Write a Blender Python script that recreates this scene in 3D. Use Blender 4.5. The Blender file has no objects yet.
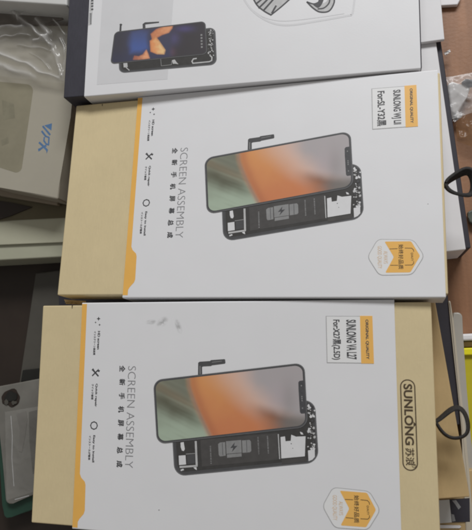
import bpy, bmesh, math, random
from mathutils import Matrix, Vector, noise

scene = bpy.context.scene
COL = scene.collection
random.seed(7)
MM = 0.001

# ------------------------------------------------------------------ camera
Z3 = 0.072                                   # height of the lowest photographed box top above the table
CAM_H = 0.3017356 + Z3
CAM_R = Matrix(((0.9745863702, 0.0317916349, 0.2217446705),
                (0.0, 0.9898782318, -0.1419192950),
                (-0.2240120687, 0.1383126106, 0.9647218328)))
F_PX = 583.7505
cd = bpy.data.cameras.new("camera")
cam = bpy.data.objects.new("camera", cd)
COL.objects.link(cam)
cam.matrix_world = Matrix.Translation((0, 0, CAM_H)) @ CAM_R.to_4x4()
cd.sensor_fit = 'HORIZONTAL'
cd.sensor_width = 36
cd.lens = 36 * F_PX / 472
cd.clip_start = 0.01
cd.clip_end = 50
cd.dof.use_dof = True
cd.dof.focus_distance = 0.335
cd.dof.aperture_fstop = 18
scene.camera = cam

# ------------------------------------------------------------------ light
w = bpy.data.worlds.new("World")
scene.world = w
w.use_nodes = True
w.node_tree.nodes["Background"].inputs[0].default_value = (1.0, 0.965, 0.92, 1)
w.node_tree.nodes["Background"].inputs[1].default_value = 0.21


def area(name, loc, target, size, sizey, power, colr):
    ld = bpy.data.lights.new(name, 'AREA')
    ld.shape = 'RECTANGLE'
    ld.size, ld.size_y = size, sizey
    ld.energy = power
    ld.color = colr
    o = bpy.data.objects.new(name, ld)
    COL.objects.link(o)
    o.location = loc
    o.rotation_euler = (Vector(target) - Vector(loc)).to_track_quat('-Z', 'Y').to_euler()
    return o


area("ceiling_lamp", (0.25, 1.3, 1.1), (0.0, 0.1, 0.05), 0.9, 0.4, 18.5, (0.985, 0.99, 1.0))

scene.view_settings.view_transform = 'Standard'
scene.view_settings.look = 'None'
scene.view_settings.gamma = 1
scene.view_settings.exposure = 0.17
scene.cycles.filter_width = 2.2


# ------------------------------------------------------------------ helpers
def lin1(c):
    c /= 255.0
    return c / 12.92 if c <= 0.04045 else ((c + 0.055) / 1.055) ** 2.4


def A(r, g, b, k=1.42):
    return tuple(min(0.88, lin1(c) * k) for c in (r, g, b))


def ray(px, py):
    return CAM_R @ Vector(((px - 236) / F_PX, -(py - 265) / F_PX, -1))


def at(px, py, z):
    """point on the horizontal plane of height z seen at photo pixel px, py"""
    d = ray(px, py)
    t = (z - CAM_H) / d.z
    return Vector((0, 0, CAM_H)) + d * t


def plane_uv(mat, px, py):
    """photo pixel -> millimetres in the plane z=0 of a box's top frame"""
    inv = mat.inverted()
    o = inv @ Vector((0, 0, CAM_H))
    d = inv.to_3x3() @ ray(px, py)
    t = -o.z / d.z
    p = o + d * t
    return (p.x * 1000, p.y * 1000)


def material(name, base, rough=0.6, noise_amt=0.04, noise_scale=60, bump=0.0, bump_scale=900, spec=0.35,
             alpha=1.0, metallic=0.0, coat=0.0):
    m = bpy.data.materials.new(name)
    m.use_nodes = True
    nt = m.node_tree
    b = nt.nodes["Principled BSDF"]
    b.inputs["Roughness"].default_value = rough
    b.inputs["Specular IOR Level"].default_value = spec
    b.inputs["Metallic"].default_value = metallic
    b.inputs["Alpha"].default_value = alpha
    b.inputs["Coat Weight"].default_value = coat
    tc = nt.nodes.new("ShaderNodeTexCoord")
    n = nt.nodes.new("ShaderNodeTexNoise")
    n.inputs["Scale"].default_value = noise_scale
    n.inputs["Detail"].default_value = 5
    n.inputs["Roughness"].default_value = 0.65
    nt.links.new(tc.outputs["Object"], n.inputs["Vector"])
    mr = nt.nodes.new("ShaderNodeMapRange")
    mr.inputs[1].default_value = 0.3
    mr.inputs[2].default_value = 0.7
    mr.inputs[3].default_value = 1 - noise_amt
    mr.inputs[4].default_value = 1 + noise_amt
    nt.links.new(n.outputs["Fac"], mr.inputs[0])
    mx = nt.nodes.new("ShaderNodeVectorMath")
    mx.operation = 'SCALE'
    mx.inputs[0].default_value = base
    nt.links.new(mr.outputs[0], mx.inputs["Scale"])
    nt.links.new(mx.outputs[0], b.inputs["Base Color"])
    if bump:
        n2 = nt.nodes.new("ShaderNodeTexNoise")
        n2.inputs["Scale"].default_value = bump_scale
        n2.inputs["Detail"].default_value = 3
        nt.links.new(tc.outputs["Object"], n2.inputs["Vector"])
        bp = nt.nodes.new("ShaderNodeBump")
        bp.inputs["Strength"].default_value = bump
        bp.inputs["Distance"].default_value = 0.0004
        nt.links.new(n2.outputs["Fac"], bp.inputs["Height"])
        nt.links.new(bp.outputs[0], b.inputs["Normal"])
    return m


def col_material(name, rough=0.35, use_alpha=False):
    m = bpy.data.materials.new(name)
    m.use_nodes = True
    nt = m.node_tree
    b = nt.nodes["Principled BSDF"]
    b.inputs["Roughness"].default_value = rough
    b.inputs["Specular IOR Level"].default_value = 0.35
    a = nt.nodes.new("ShaderNodeVertexColor")
    a.layer_name = "Col"
    nt.links.new(a.outputs["Color"], b.inputs["Base Color"])
    if use_alpha:
        nt.links.new(a.outputs["Alpha"], b.inputs["Alpha"])
    return m


def empty(name, mat, label, cat, group=None):
    o = bpy.data.objects.new(name, None)
    COL.objects.link(o)
    o.empty_display_size = 0.02
    o.matrix_world = mat
    tag(o, label, cat, group)
    return o


def tag(o, label, cat, group=None):
    o["label"] = label
    o["category"] = cat
    if group:
        o["group"] = group
    return o


def link(name, me, mats, parent=None, smooth=False):
    o = bpy.data.objects.new(name, me)
    COL.objects.link(o)
    for m in (mats if isinstance(mats, (list, tuple)) else [mats]):
        me.materials.append(m)
    if parent:
        o.parent = parent
    if smooth:
        for p in me.polygons:
            p.use_smooth = True
    return o


class MB:
    """collects polygons with material slots and builds one mesh"""

    def __init__(self):
        self.v, self.f, self.m = [], [], []

    def poly(self, pts, mi=0):
        k = len(self.v)
        self.v += [tuple(p) for p in pts]
        self.f.append(tuple(range(k, k + len(pts))))
        self.m.append(mi)

    def flat(self, pts2, z, mi=0):
        a = sum(p[0] * q[1] - q[0] * p[1] for p, q in zip(pts2, pts2[1:] + pts2[:1]))
        if a < 0:
            pts2 = pts2[::-1]
        self.poly([(x * MM, y * MM, z * MM) for x, y in pts2], mi)

    def slab(self, pts2, z0, z1, mi=0):
        """closed prism, millimetres"""
        a = sum(p[0] * q[1] - q[0] * p[1] for p, q in zip(pts2, pts2[1:] + pts2[:1]))
        if a < 0:
            pts2 = pts2[::-1]
        top = [(x * MM, y * MM, z1 * MM) for x, y in pts2]
        bot = [(x * MM, y * MM, z0 * MM) for x, y in pts2]
        self.poly(top, mi)
        self.poly(bot[::-1], mi)
        n = len(pts2)
        for i in range(n):
            j = (i + 1) % n
            self.poly([bot[i], bot[j], top[j], top[i]], mi)

    def line(self, pts, wd, z, mi=0, closed=False):
        n = len(pts)
        for i in range(n if closed else n - 1):
            a, b = Vector(pts[i]), Vector(pts[(i + 1) % n])
            d = (b - a)
            if d.length < 1e-6:
                continue
            d.normalize()
            nn = Vector((-d.y, d.x)) * wd / 2
            e = d * wd * 0.25
            self.flat([tuple(a - e + nn), tuple(a - e - nn), tuple(b + e - nn), tuple(b + e + nn)], z + 0.0004 * (i % 3), mi)

    def mesh(self, name, mesh, mi=0, mat=None):
        k = len(self.v)
        self.v += [tuple(mat @ v.co if mat else v.co) for v in mesh.vertices]
        for p in mesh.polygons:
            self.f.append(tuple(k + i for i in p.vertices))
            self.m.append(mi)

    def build(self, name, mats, parent=None, smooth=False):
        me = bpy.data.meshes.new(name)
        me.from_pydata(self.v, [], self.f)
        o = link(name, me, mats, parent, smooth)
        for p, mi in zip(me.polygons, self.m):
            p.material_index = mi
        return o


def bevel_solid(name, ring, z0, z1, mats, parent=None, bev=0.0006, segs=3):
    """prism from a world/local ring (metres), edges rounded"""
    a = sum(p[0] * q[1] - q[0] * p[1] for p, q in zip(ring, ring[1:] + ring[:1]))
    if a < 0:
        ring = ring[::-1]
    bm = bmesh.new()
    b = [bm.verts.new((p[0], p[1], z0)) for p in ring]
    t = [bm.verts.new((p[0], p[1], z1)) for p in ring]
    n = len(ring)
    bm.faces.new(t)
    bm.faces.new(b[::-1])
    for i in range(n):
        j = (i + 1) % n
        bm.faces.new((b[i], b[j], t[j], t[i]))
    if bev:
        bmesh.ops.bevel(bm, geom=bm.edges[:], offset=bev, segments=segs, profile=0.5, affect='EDGES')
    me = bpy.data.meshes.new(name)
    bm.to_mesh(me)
    bm.free()
    o = link(name, me, mats, parent)
    return o


def rrect(x0, y0, x1, y1, r, n=6):
    pts = []
    for cx, cy, a0 in ((x1 - r, y1 - r, 0), (x0 + r, y1 - r, 90), (x0 + r, y0 + r, 180), (x1 - r, y0 + r, 270)):
        for k in range(n + 1):
            a = math.radians(a0 + 90 * k / n)
            pts.append((cx + r * math.cos(a), cy + r * math.sin(a)))
    return pts


def bil(q, s, t):
    """q = TL, TR, BR, BL ; s right, t down"""
    a = [q[0][i] * (1 - s) + q[1][i] * s for i in (0, 1)]
    b = [q[3][i] * (1 - s) + q[2][i] * s for i in (0, 1)]
    return (a[0] * (1 - t) + b[0] * t, a[1] * (1 - t) + b[1] * t)


def rquad(q, r, asp, n=7, grow=0.0):
    """rounded rectangle mapped on a quad; r and grow are fractions of its height"""
    g = grow
    pts = rrect(-g, -g, asp + g, 1 + g, r, n)
    return [bil(q, x / asp, y) for x, y in pts]


def text_mesh(s, thin=0.0, bold=False, spacing=1.0):
    c = bpy.data.curves.new("lettering", 'FONT')
    c.body = s
    c.size = 1
    c.offset = 0.018 * float(bold) if bold else -thin
    c.space_character = spacing
    c.resolution_u = 4
    o = bpy.data.objects.new("lettering", c)
    COL.objects.link(o)
    dg = bpy.context.evaluated_depsgraph_get()
    me = bpy.data.meshes.new_from_object(o.evaluated_get(dg))
    bpy.data.objects.remove(o)
    bpy.data.curves.remove(c)
    return me


def add_text(mb, s, u_top, v0, length, cap, z, mi=0, thin=0.0, bold=False, spacing=1.0, skew=0.0):
    """lettering that reads downwards (turned a quarter clockwise): tops of the letters at u_top, first letter at v0, mm"""
    cjk = any(ord(c) > 0x2E80 for c in s)
    me = text_mesh(s, thin, 0 if cjk else bold, spacing)
    xs = [v.co.x for v in me.vertices]
    ys = [v.co.y for v in me.vertices]
    x0, x1, y0, y1 = min(xs), max(xs), min(ys), max(ys)
    sx, sy = length / (x1 - x0), cap / (y1 - y0)
    h = 0.016 * float(bold)
    shifts = [(-h, -h), (h, -h), (-h, h), (h, h)] if (cjk and bold) else [(0, 0)]
    for q, (dx, dy) in enumerate(shifts):
        k = len(mb.v)
        for v in me.vertices:
            X = (v.co.x + dx - x0) * sx
            Y = (v.co.y + dy - y1) * sy
            mb.v.append(((u_top + Y + skew * X) * MM, (v0 - X) * MM, (z + 0.003 * q) * MM))
        for p in me.polygons:
            mb.f.append(tuple(k + i for i in p.vertices))
            mb.m.append(mi)
    bpy.data.meshes.remove(me)


def colour_patch(name, q, r, asp, z, fn, mat, parent, nx=110, ny=48):
    """rounded picture printed on a quad (mm): per-vertex print colours from fn(s, t)"""
    pts, cols, faces = [], [], []

    def inside(s, t):
        x, y = s * asp, t
        cx = min(max(x, r), asp - r)
        cy = min(max(y, r), 1 - r)
        dx, dy = x - cx, y - cy
        d = math.hypot(dx, dy)
        if d > r:
            x, y = cx + dx / d * r, cy + dy / d * r
        return x / asp, y
    for j in range(ny + 1):
        for i in range(nx + 1):
            s, t = inside(i / nx, j / ny)
            u, v = bil(q, s, t)
            pts.append((u * MM, v * MM, z * MM))
            cols.append(fn(s, t))
    for j in range(ny):
        for i in range(nx):
            a = j * (nx + 1) + i
            faces.append((a, a + nx + 1, a + nx + 2, a + 1))
    me = bpy.data.meshes.new(name)
    me.from_pydata(pts, [], faces)
    ca = me.color_attributes.new("Col", 'FLOAT_COLOR', 'POINT')
    for i, c in enumerate(cols):
        ca.data[i].color = tuple(c) + ((1.0,) if len(c) == 3 else ())
    return link(name, me, mat, parent)


def smooth(a, b, x):
    t = min(1, max(0, (x - a) / (b - a)))
    return t * t * (3 - 2 * t)


def mixc(a, b, f):
    return tuple(x * (1 - f) + y * f for x, y in zip(a, b))


# ------------------------------------------------------------------ materials
M = {}
M['paper'] = material('coated_white_paper', (0.765, 0.765, 0.78), 0.42, 0.012, 35, 0.05, 1500, spec=0.4)
M['paper_edge'] = material('raw_paper_edge', (0.70, 0.68, 0.58), 0.8, 0.06, 200)
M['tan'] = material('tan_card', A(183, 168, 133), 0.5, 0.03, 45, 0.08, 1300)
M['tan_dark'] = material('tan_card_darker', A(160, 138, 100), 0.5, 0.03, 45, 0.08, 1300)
M['amber'] = material('amber_print', A(203, 156, 78), 0.45, 0.03, 80, 0.04, 1500)
M['sticker_amber'] = material('sticker_amber', A(206, 160, 86), 0.4, 0.02, 80)
M['sticker_white'] = material('sticker_white', (0.80, 0.80, 0.80), 0.35, 0.01, 80)
M['rule_grey'] = material('grey_rule', (0.42, 0.42, 0.42), 0.5, 0.05, 300)
M['ink'] = material('black_ink', (0.075, 0.075, 0.08), 0.5, 0.2, 700)
M['ink_grey'] = material('grey_ink', (0.25, 0.25, 0.26), 0.5, 0.1, 700)
M['ink_brown'] = material('brown_ink', (0.085, 0.06, 0.035), 0.5, 0.15, 700)
M['ink_gold'] = material('faint_gold_ink', (0.72, 0.50, 0.30), 0.5, 0.1, 700)
M['ph_frame'] = material('printed_frame', (0.085, 0.085, 0.088), 0.42, 0.1, 200)
M['ph_rim'] = material('printed_rim', (0.15, 0.15, 0.155), 0.42, 0.1, 200)
M['ph_dark'] = material('printed_interior', (0.058, 0.056, 0.054), 0.42, 0.12, 260)
M['ph_mid'] = material('printed_battery', (0.082, 0.078, 0.076), 0.42, 0.12, 260)
M['ph_grey'] = material('printed_grey', (0.27, 0.27, 0.27), 0.42, 0.1, 260)
M['ph_lgrey'] = material('printed_light_grey', (0.52, 0.52, 0.52), 0.42, 0.1, 260)
M['ph_white'] = material('printed_white', (0.72, 0.72, 0.73), 0.42, 0.03, 260)
M['panel'] = material('printed_pale_panel', (0.675, 0.675, 0.69), 0.42, 0.02, 60)
M['navy'] = material('navy_card', (0.046, 0.045, 0.058), 0.55, 0.10, 60, 0.1, 1400)
M['navy_front'] = material('navy_card_plain', (0.040, 0.038, 0.048), 0.6, 0.10, 60, 0.1, 1400)
M['ribbon'] = material('black_ribbon', (0.040, 0.038, 0.037), 0.75, 0.25, 900, 0.4, 2500, spec=0.2)
M['screen'] = col_material('printed_screen', 0.4)
M['stain'] = col_material('grey_smudge', 0.6, True)

def broad_bump(m, scale, dist, strength=0.35):
    nt = m.node_tree
    b = nt.nodes["Principled BSDF"]
    tc = nt.nodes.new("ShaderNodeTexCoord")
    n = nt.nodes.new("ShaderNodeTexNoise")
    n.inputs["Scale"].default_value = scale
    n.inputs["Detail"].default_value = 2
    nt.links.new(tc.outputs["Object"], n.inputs["Vector"])
    bp = nt.nodes.new("ShaderNodeBump")
    bp.inputs["Strength"].default_value = strength
    bp.inputs["Distance"].default_value = dist
    nt.links.new(n.outputs["Fac"], bp.inputs["Height"])
    old = b.inputs["Normal"].links[0].from_socket if b.inputs["Normal"].links else None
    if old:
        nt.links.new(old, bp.inputs["Normal"])
    nt.links.new(bp.outputs[0], b.inputs["Normal"])


def fibres(m, amount=0.05):
    nt = m.node_tree
    b = nt.nodes["Principled BSDF"]
    src = b.inputs["Base Color"].links[0].from_socket
    tc = nt.nodes.new("ShaderNodeTexCoord")
    mp = nt.nodes.new("ShaderNodeMapping")
    mp.inputs["Scale"].default_value = (1600, 260, 900)
    n = nt.nodes.new("ShaderNodeTexNoise")
    n.inputs["Scale"].default_value = 1.0
    n.inputs["Detail"].default_value = 3
    nt.links.new(tc.outputs["Object"], mp.inputs[0])
    nt.links.new(mp.outputs[0], n.inputs["Vector"])
    mr = nt.nodes.new("ShaderNodeMapRange")
    mr.inputs[1].default_value, mr.inputs[2].default_value = 0.3, 0.7
    mr.inputs[3].default_value, mr.inputs[4].default_value = 1 - amount, 1 + amount
    nt.links.new(n.outputs["Fac"], mr.inputs[0])
    v = nt.nodes.new("ShaderNodeVectorMath")
    v.operation = 'SCALE'
    nt.links.new(src, v.inputs[0])
    nt.links.new(mr.outputs[0], v.inputs["Scale"])
    nt.links.new(v.outputs[0], b.inputs["Base Color"])


broad_bump(M['paper'], 14, 0.0022)
broad_bump(M['tan'], 16, 0.003)
broad_bump(M['tan_dark'], 16, 0.003)
fibres(M['tan'], 0.022)
fibres(M['tan_dark'], 0.025)
fibres(M['navy'], 0.08)

def weave(m):
    nt = m.node_tree
    b = nt.nodes["Principled BSDF"]
    tc = nt.nodes.new("ShaderNodeTexCoord")
    wv_ = nt.nodes.new("ShaderNodeTexWave")
    wv_.bands_direction = 'Z'
    wv_.inputs["Scale"].default_value = 260
    wv_.inputs["Distortion"].default_value = 2.0
    nt.links.new(tc.outputs["Object"], wv_.inputs["Vector"])
    bp = nt.nodes.new("ShaderNodeBump")
    bp.inputs["Strength"].default_value = 0.5
    bp.inputs["Distance"].default_value = 0.0003
    nt.links.new(wv_.outputs["Fac"], bp.inputs["Height"])
    nt.links.new(b.inputs["Normal"].links[0].from_socket, bp.inputs["Normal"])
    nt.links.new(bp.outputs[0], b.inputs["Normal"])


weave(M['ribbon'])

# ------------------------------------------------------------------ the setting
M['table'] = material('brown_leatherette_table', A(138, 101, 75, 1.30), 0.5, 0.12, 22, 0.3, 500)
nt = M['table'].node_tree
tn = nt.nodes.new("ShaderNodeTexNoise")
tn.inputs["Scale"].default_value = 9
tn.inputs["Detail"].default_value = 8
mpn = nt.nodes.new("ShaderNodeMapping")
mpn.inputs["Scale"].default_value = (9, 1.2, 1)
mpn.inputs["Rotation"].default_value = (0, 0, 1.35)
tcn = nt.nodes.new("ShaderNodeTexCoord")
nt.links.new(tcn.outputs["Object"], mpn.inputs[0])
nt.links.new(mpn.outputs[0], tn.inputs["Vector"])
mrn = nt.nodes.new("ShaderNodeMapRange")
mrn.inputs[1].default_value = 0.35
mrn.inputs[2].default_value = 0.65
mrn.inputs[3].default_value = 0.74
mrn.inputs[4].default_value = 1.16
nt.links.new(tn.outputs["Fac"], mrn.inputs[0])
bs = nt.nodes["Principled BSDF"]
old = bs.inputs["Base Color"].links[0].from_socket
vs = nt.nodes.new("ShaderNodeVectorMath")
vs.operation = 'SCALE'
nt.links.new(old, vs.inputs[0])
nt.links.new(mrn.outputs[0], vs.inputs["Scale"])
nt.links.new(vs.outputs[0], bs.inputs["Base Color"])
mb = MB()
mb.poly([(-1.2, -1.0, 0), (1.2, -1.0, 0), (1.2, 1.4, 0), (-1.2, 1.4, 0)])
tb = mb.build('table_surface', M['table'])
tb['kind'] = 'structure'

# ------------------------------------------------------------------ box frames
T_BOX = 22.0                                    # box thickness, mm
T_MID = 18.0
R2 = Matrix(((0.9995518580672634, 0.021750289195842553, -0.02056715717299171),
             (-0.020245378378089957, 0.9972889786139717, 0.07074473683200137),
             (0.022050117655225708, -0.07029664326977766, 0.9972823944382013)))
TOP2 = Matrix.Translation((-0.13169391, 0.1485599, Z3 - 0.00874475)) @ R2.to_4x4()
TOP3 = Matrix.Translation((-0.1585291, 0.02461874, Z3)) @ Matrix.Rotation(-0.00753539, 4, 'Z')
BASE2 = TOP2 @ Matrix.Translation((0, 0, -T_MID * MM))
BASE3 = TOP3 @ Matrix.Translation((0, 0, -T_BOX * MM))


def b3(px, py):
    return plane_uv(TOP3, px, py)


def b2(px, py):
    return plane_uv(TOP2, px, py)


def B3(*pts):
    return [b3(*p) for p in pts]


# ------------------------------------------------------------------ sleeve and drawer
def sleeve(parent, W, D, T, mats, name='sleeve', th=0.55, r=0.7, y_back=0.0, y_front=0.0):
    """band of folded card open at both ends; local mm: x 0..W, y -D..0, z 0..T"""
    outer = rrect(-D - y_front, 0, y_back, T, r, 4)
    inner = rrect(-D - y_front + th, th, y_back - th, T - th, r * 0.5, 4)
    nseg = 36
    v, f, mi = [], [], []
    n = len(outer)
    for k in range(nseg + 1):
        x = W * k / nseg
        for ring in (outer, inner):
            for (y, z) in ring:
                bow = 0.0
                v.append((x * MM, y * MM, (z + bow) * MM))
    for k in range(nseg):
        o0, o1 = k * 2 * n, (k + 1) * 2 * n
        for i in range(n):
            j = (i + 1) % n
            f.append((o0 + i, o0 + j, o1 + j, o1 + i)); mi.append(0)
            f.append((o0 + n + j, o0 + n + i, o1 + n + i, o1 + n + j)); mi.append(0)
    for k in (0, nseg):
        o0 = k * 2 * n
        for i in range(n):
            j = (i + 1) % n
            q = (o0 + i, o0 + n + i, o0 + n + j, o0 + j)
            f.append(q if k == 0 else q[::-1]); mi.append(1)
    me = bpy.data.meshes.new(name)
    me.from_pydata(v, [], f)
    o = link(name, me, mats, parent)
    for p, m_ in zip(me.polygons, mi):
        p.material_index = m_
    bm = bmesh.new(); bm.from_mesh(me)
    bmesh.ops.recalc_face_normals(bm, faces=bm.faces[:]); bm.to_mesh(me); bm.free()
    return o


def ribbon_loop(parent, x, y, z, length, width, height, thick, ang, tilt, mat, seed=0):
    """teardrop pull tab of black ribbon standing on edge; metres, attached at x,y"""
    N = 44
    path = []
    for k in range(N + 1):
        a = k / N
        # teardrop: both strands leave the attachment close together
        th = 2 * math.pi * a
        px = length * 0.5 * (1 - math.cos(th))
        py = width * 0.5 * math.sin(th) * (math.sin(th / 2) ** 0.85)
        py += 0.0006 * math.sin(3 * th + seed)
        path.append(Vector((px, py * (1.0 + 0.10 * math.sin(th)), 0)))
    bm = bmesh.new()
    rings = []
    for k, p in enumerate(path):
        a, b = path[max(0, k - 1)], path[min(N, k + 1)]
        d = (b - a).normalized() if (b - a).length else Vector((0, 1, 0))
        nrm = Vector((-d.y, d.x, 0))
        lean = tilt * math.sin(math.pi * k / N)
        up = (Vector((0, 0, 1)) + nrm * lean).normalized()
        zc = z + 0.0012 * math.sin(math.pi * k / N)
        side = up.cross(d)
        c = Vector((p.x, p.y, zc))
        ring = []
        for s, h in ((1, 1), (1, -1), (-1, -1), (-1, 1)):
            q = c + side * s * thick / 2 + up * h * height / 2
            q = Matrix.Rotation(ang, 3, 'Z') @ Vector((q.x, q.y, 0)) + Vector((x, y, q.z))
            ring.append(bm.verts.new(q))
        rings.append(ring)
    for k in range(N):
        for i in range(4):
            j = (i + 1) % 4
            bm.faces.new((rings[k][i], rings[k][j], rings[k + 1][j], rings[k + 1][i]))
    bm.faces.new(rings[0]); bm.faces.new(rings[-1][::-1])
    bmesh.ops.recalc_face_normals(bm, faces=bm.faces[:])
    long_e = [e for e in bm.edges if len(e.link_faces) == 2 and e.calc_face_angle(0) > 1.0]
    bmesh.ops.bevel(bm, geom=long_e, offset=thick * 0.25, segments=2, profile=0.5, affect='EDGES')
    me = bpy.data.meshes.new('pull_loop')
    bm.to_mesh(me); bm.free()
    return link('pull_loop', me, mat, parent, smooth=True)


# ------------------------------------------------------------------ prints shared by the two boxes
GLASS = B3((153.3, 380), (304.5, 362.5), (308, 427), (157, 444))
BODY = B3((171, 415), (315, 399), (319, 462.5), (174.5, 476.5))


def screen_colours(kk):
    def P(r, g, b):
        return A(r, g, b, kk)
    g_top, g_low, g_dark, g_brown = P(102, 104, 92), P(138, 150, 134), P(66, 64, 50), P(112, 100, 82)
    orange_t, orange_b, orange_d = P(178, 124, 78), P(168, 106, 72), P(148, 92, 66)
    pink, grey, lilac, wedge, dgrey = P(176, 150, 138), P(142, 137, 138), P(150, 139, 142), P(92, 64, 52), P(98, 95, 92)

    def fn(s, t):
        nz = noise.noise(Vector((s * 7, t * 3, 0.3))) * 0.5 + noise.noise(Vector((s * 22, t * 8, 1.3))) * 0.2
        # green feathered area on the left
        d = (t - (0.30 + 1.5 * s)) + 0.05 * noise.noise(Vector((s * 9, t * 3, 4)))
        base = mixc(g_top, g_low, smooth(0.25, 0.95, t + 0.3 * nz))
        streak = math.exp(-(d / 0.15) ** 2) * smooth(-0.10, 0.08, s) * smooth(0.40, 0.2, s)
        base = mixc(base, g_dark, 0.72 * streak)
        d2 = t - (0.05 + 1.7 * s) + 0.06 * nz
        base = mixc(base, g_brown, 0.6 * math.exp(-(d2 / 0.10) ** 2))
        fth = noise.noise(Vector(((t - 1.5 * s) * 16, (t + s) * 1.6, 8)))
        base = mixc(base, g_dark if fth < 0 else g_low, 0.17 * min(1, abs(fth) * 1.6))
        d3 = t - (0.62 + 1.1 * s)
        base = mixc(base, g_low, 0.35 * math.exp(-(d3 / 0.08) ** 2))
        # orange
        edge = 0.235 + 0.01 * t + 0.135 * max(0, t - 0.12) ** 1.25
        fo = smooth(edge - 0.034, edge + 0.030, s)
        org = mixc(orange_t, orange_b, smooth(0, 1, t + 0.3 * nz))
        org = mixc(org, orange_d, 0.6 * math.exp(-((s - edge - 0.03) / 0.035) ** 2))
        # right: pink haze into grey
        g_edge = 0.50 + 0.13 * smooth(0, 0.6, t) + 0.16 * smooth(0.45, 1, t)
        fg = smooth(g_edge - 0.20 + 0.07 * t, g_edge + 0.13 - 0.02 * t, s + 0.035 * nz)
        right = mixc(pink, grey, smooth(g_edge + 0.02, g_edge + 0.24, s + 0.06 * nz))
        right = mixc(right, lilac, 0.5 * math.exp(-((s - 0.83) / 0.08) ** 2 - ((t - 0.5) / 0.25) ** 2))
        right = mixc(right, pink, 0.5 * math.exp(-((s - 0.58) / 0.05) ** 2 - ((t - 0.38) / 0.2) ** 2))
        wd = smooth(-0.13, 0.12, (t - 0.62) - 0.95 * (s - 0.70) + 0.05 * nz) * smooth(0.58, 0.80, s)
        right = mixc(right, mixc(wedge, dgrey, smooth(0.76, 0.96, s)), 0.9 * wd)
        right = mixc(right, dgrey, 0.55 * smooth(0.80, 0.93, t) * smooth(0.66, 0.8, s))
        right = mixc(right, dgrey, 0.25 * math.exp(-((s - 0.9) / 0.05) ** 2 - ((t - 0.55) / 0.3) ** 2))
        c = mixc(org, right, fg)
        c = mixc(base, c, fo)
        rim = 0.55 * math.exp(-((s - edge) / 0.010) ** 2)
        return mixc(c, P(120, 104, 96), rim)
    return fn


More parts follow.
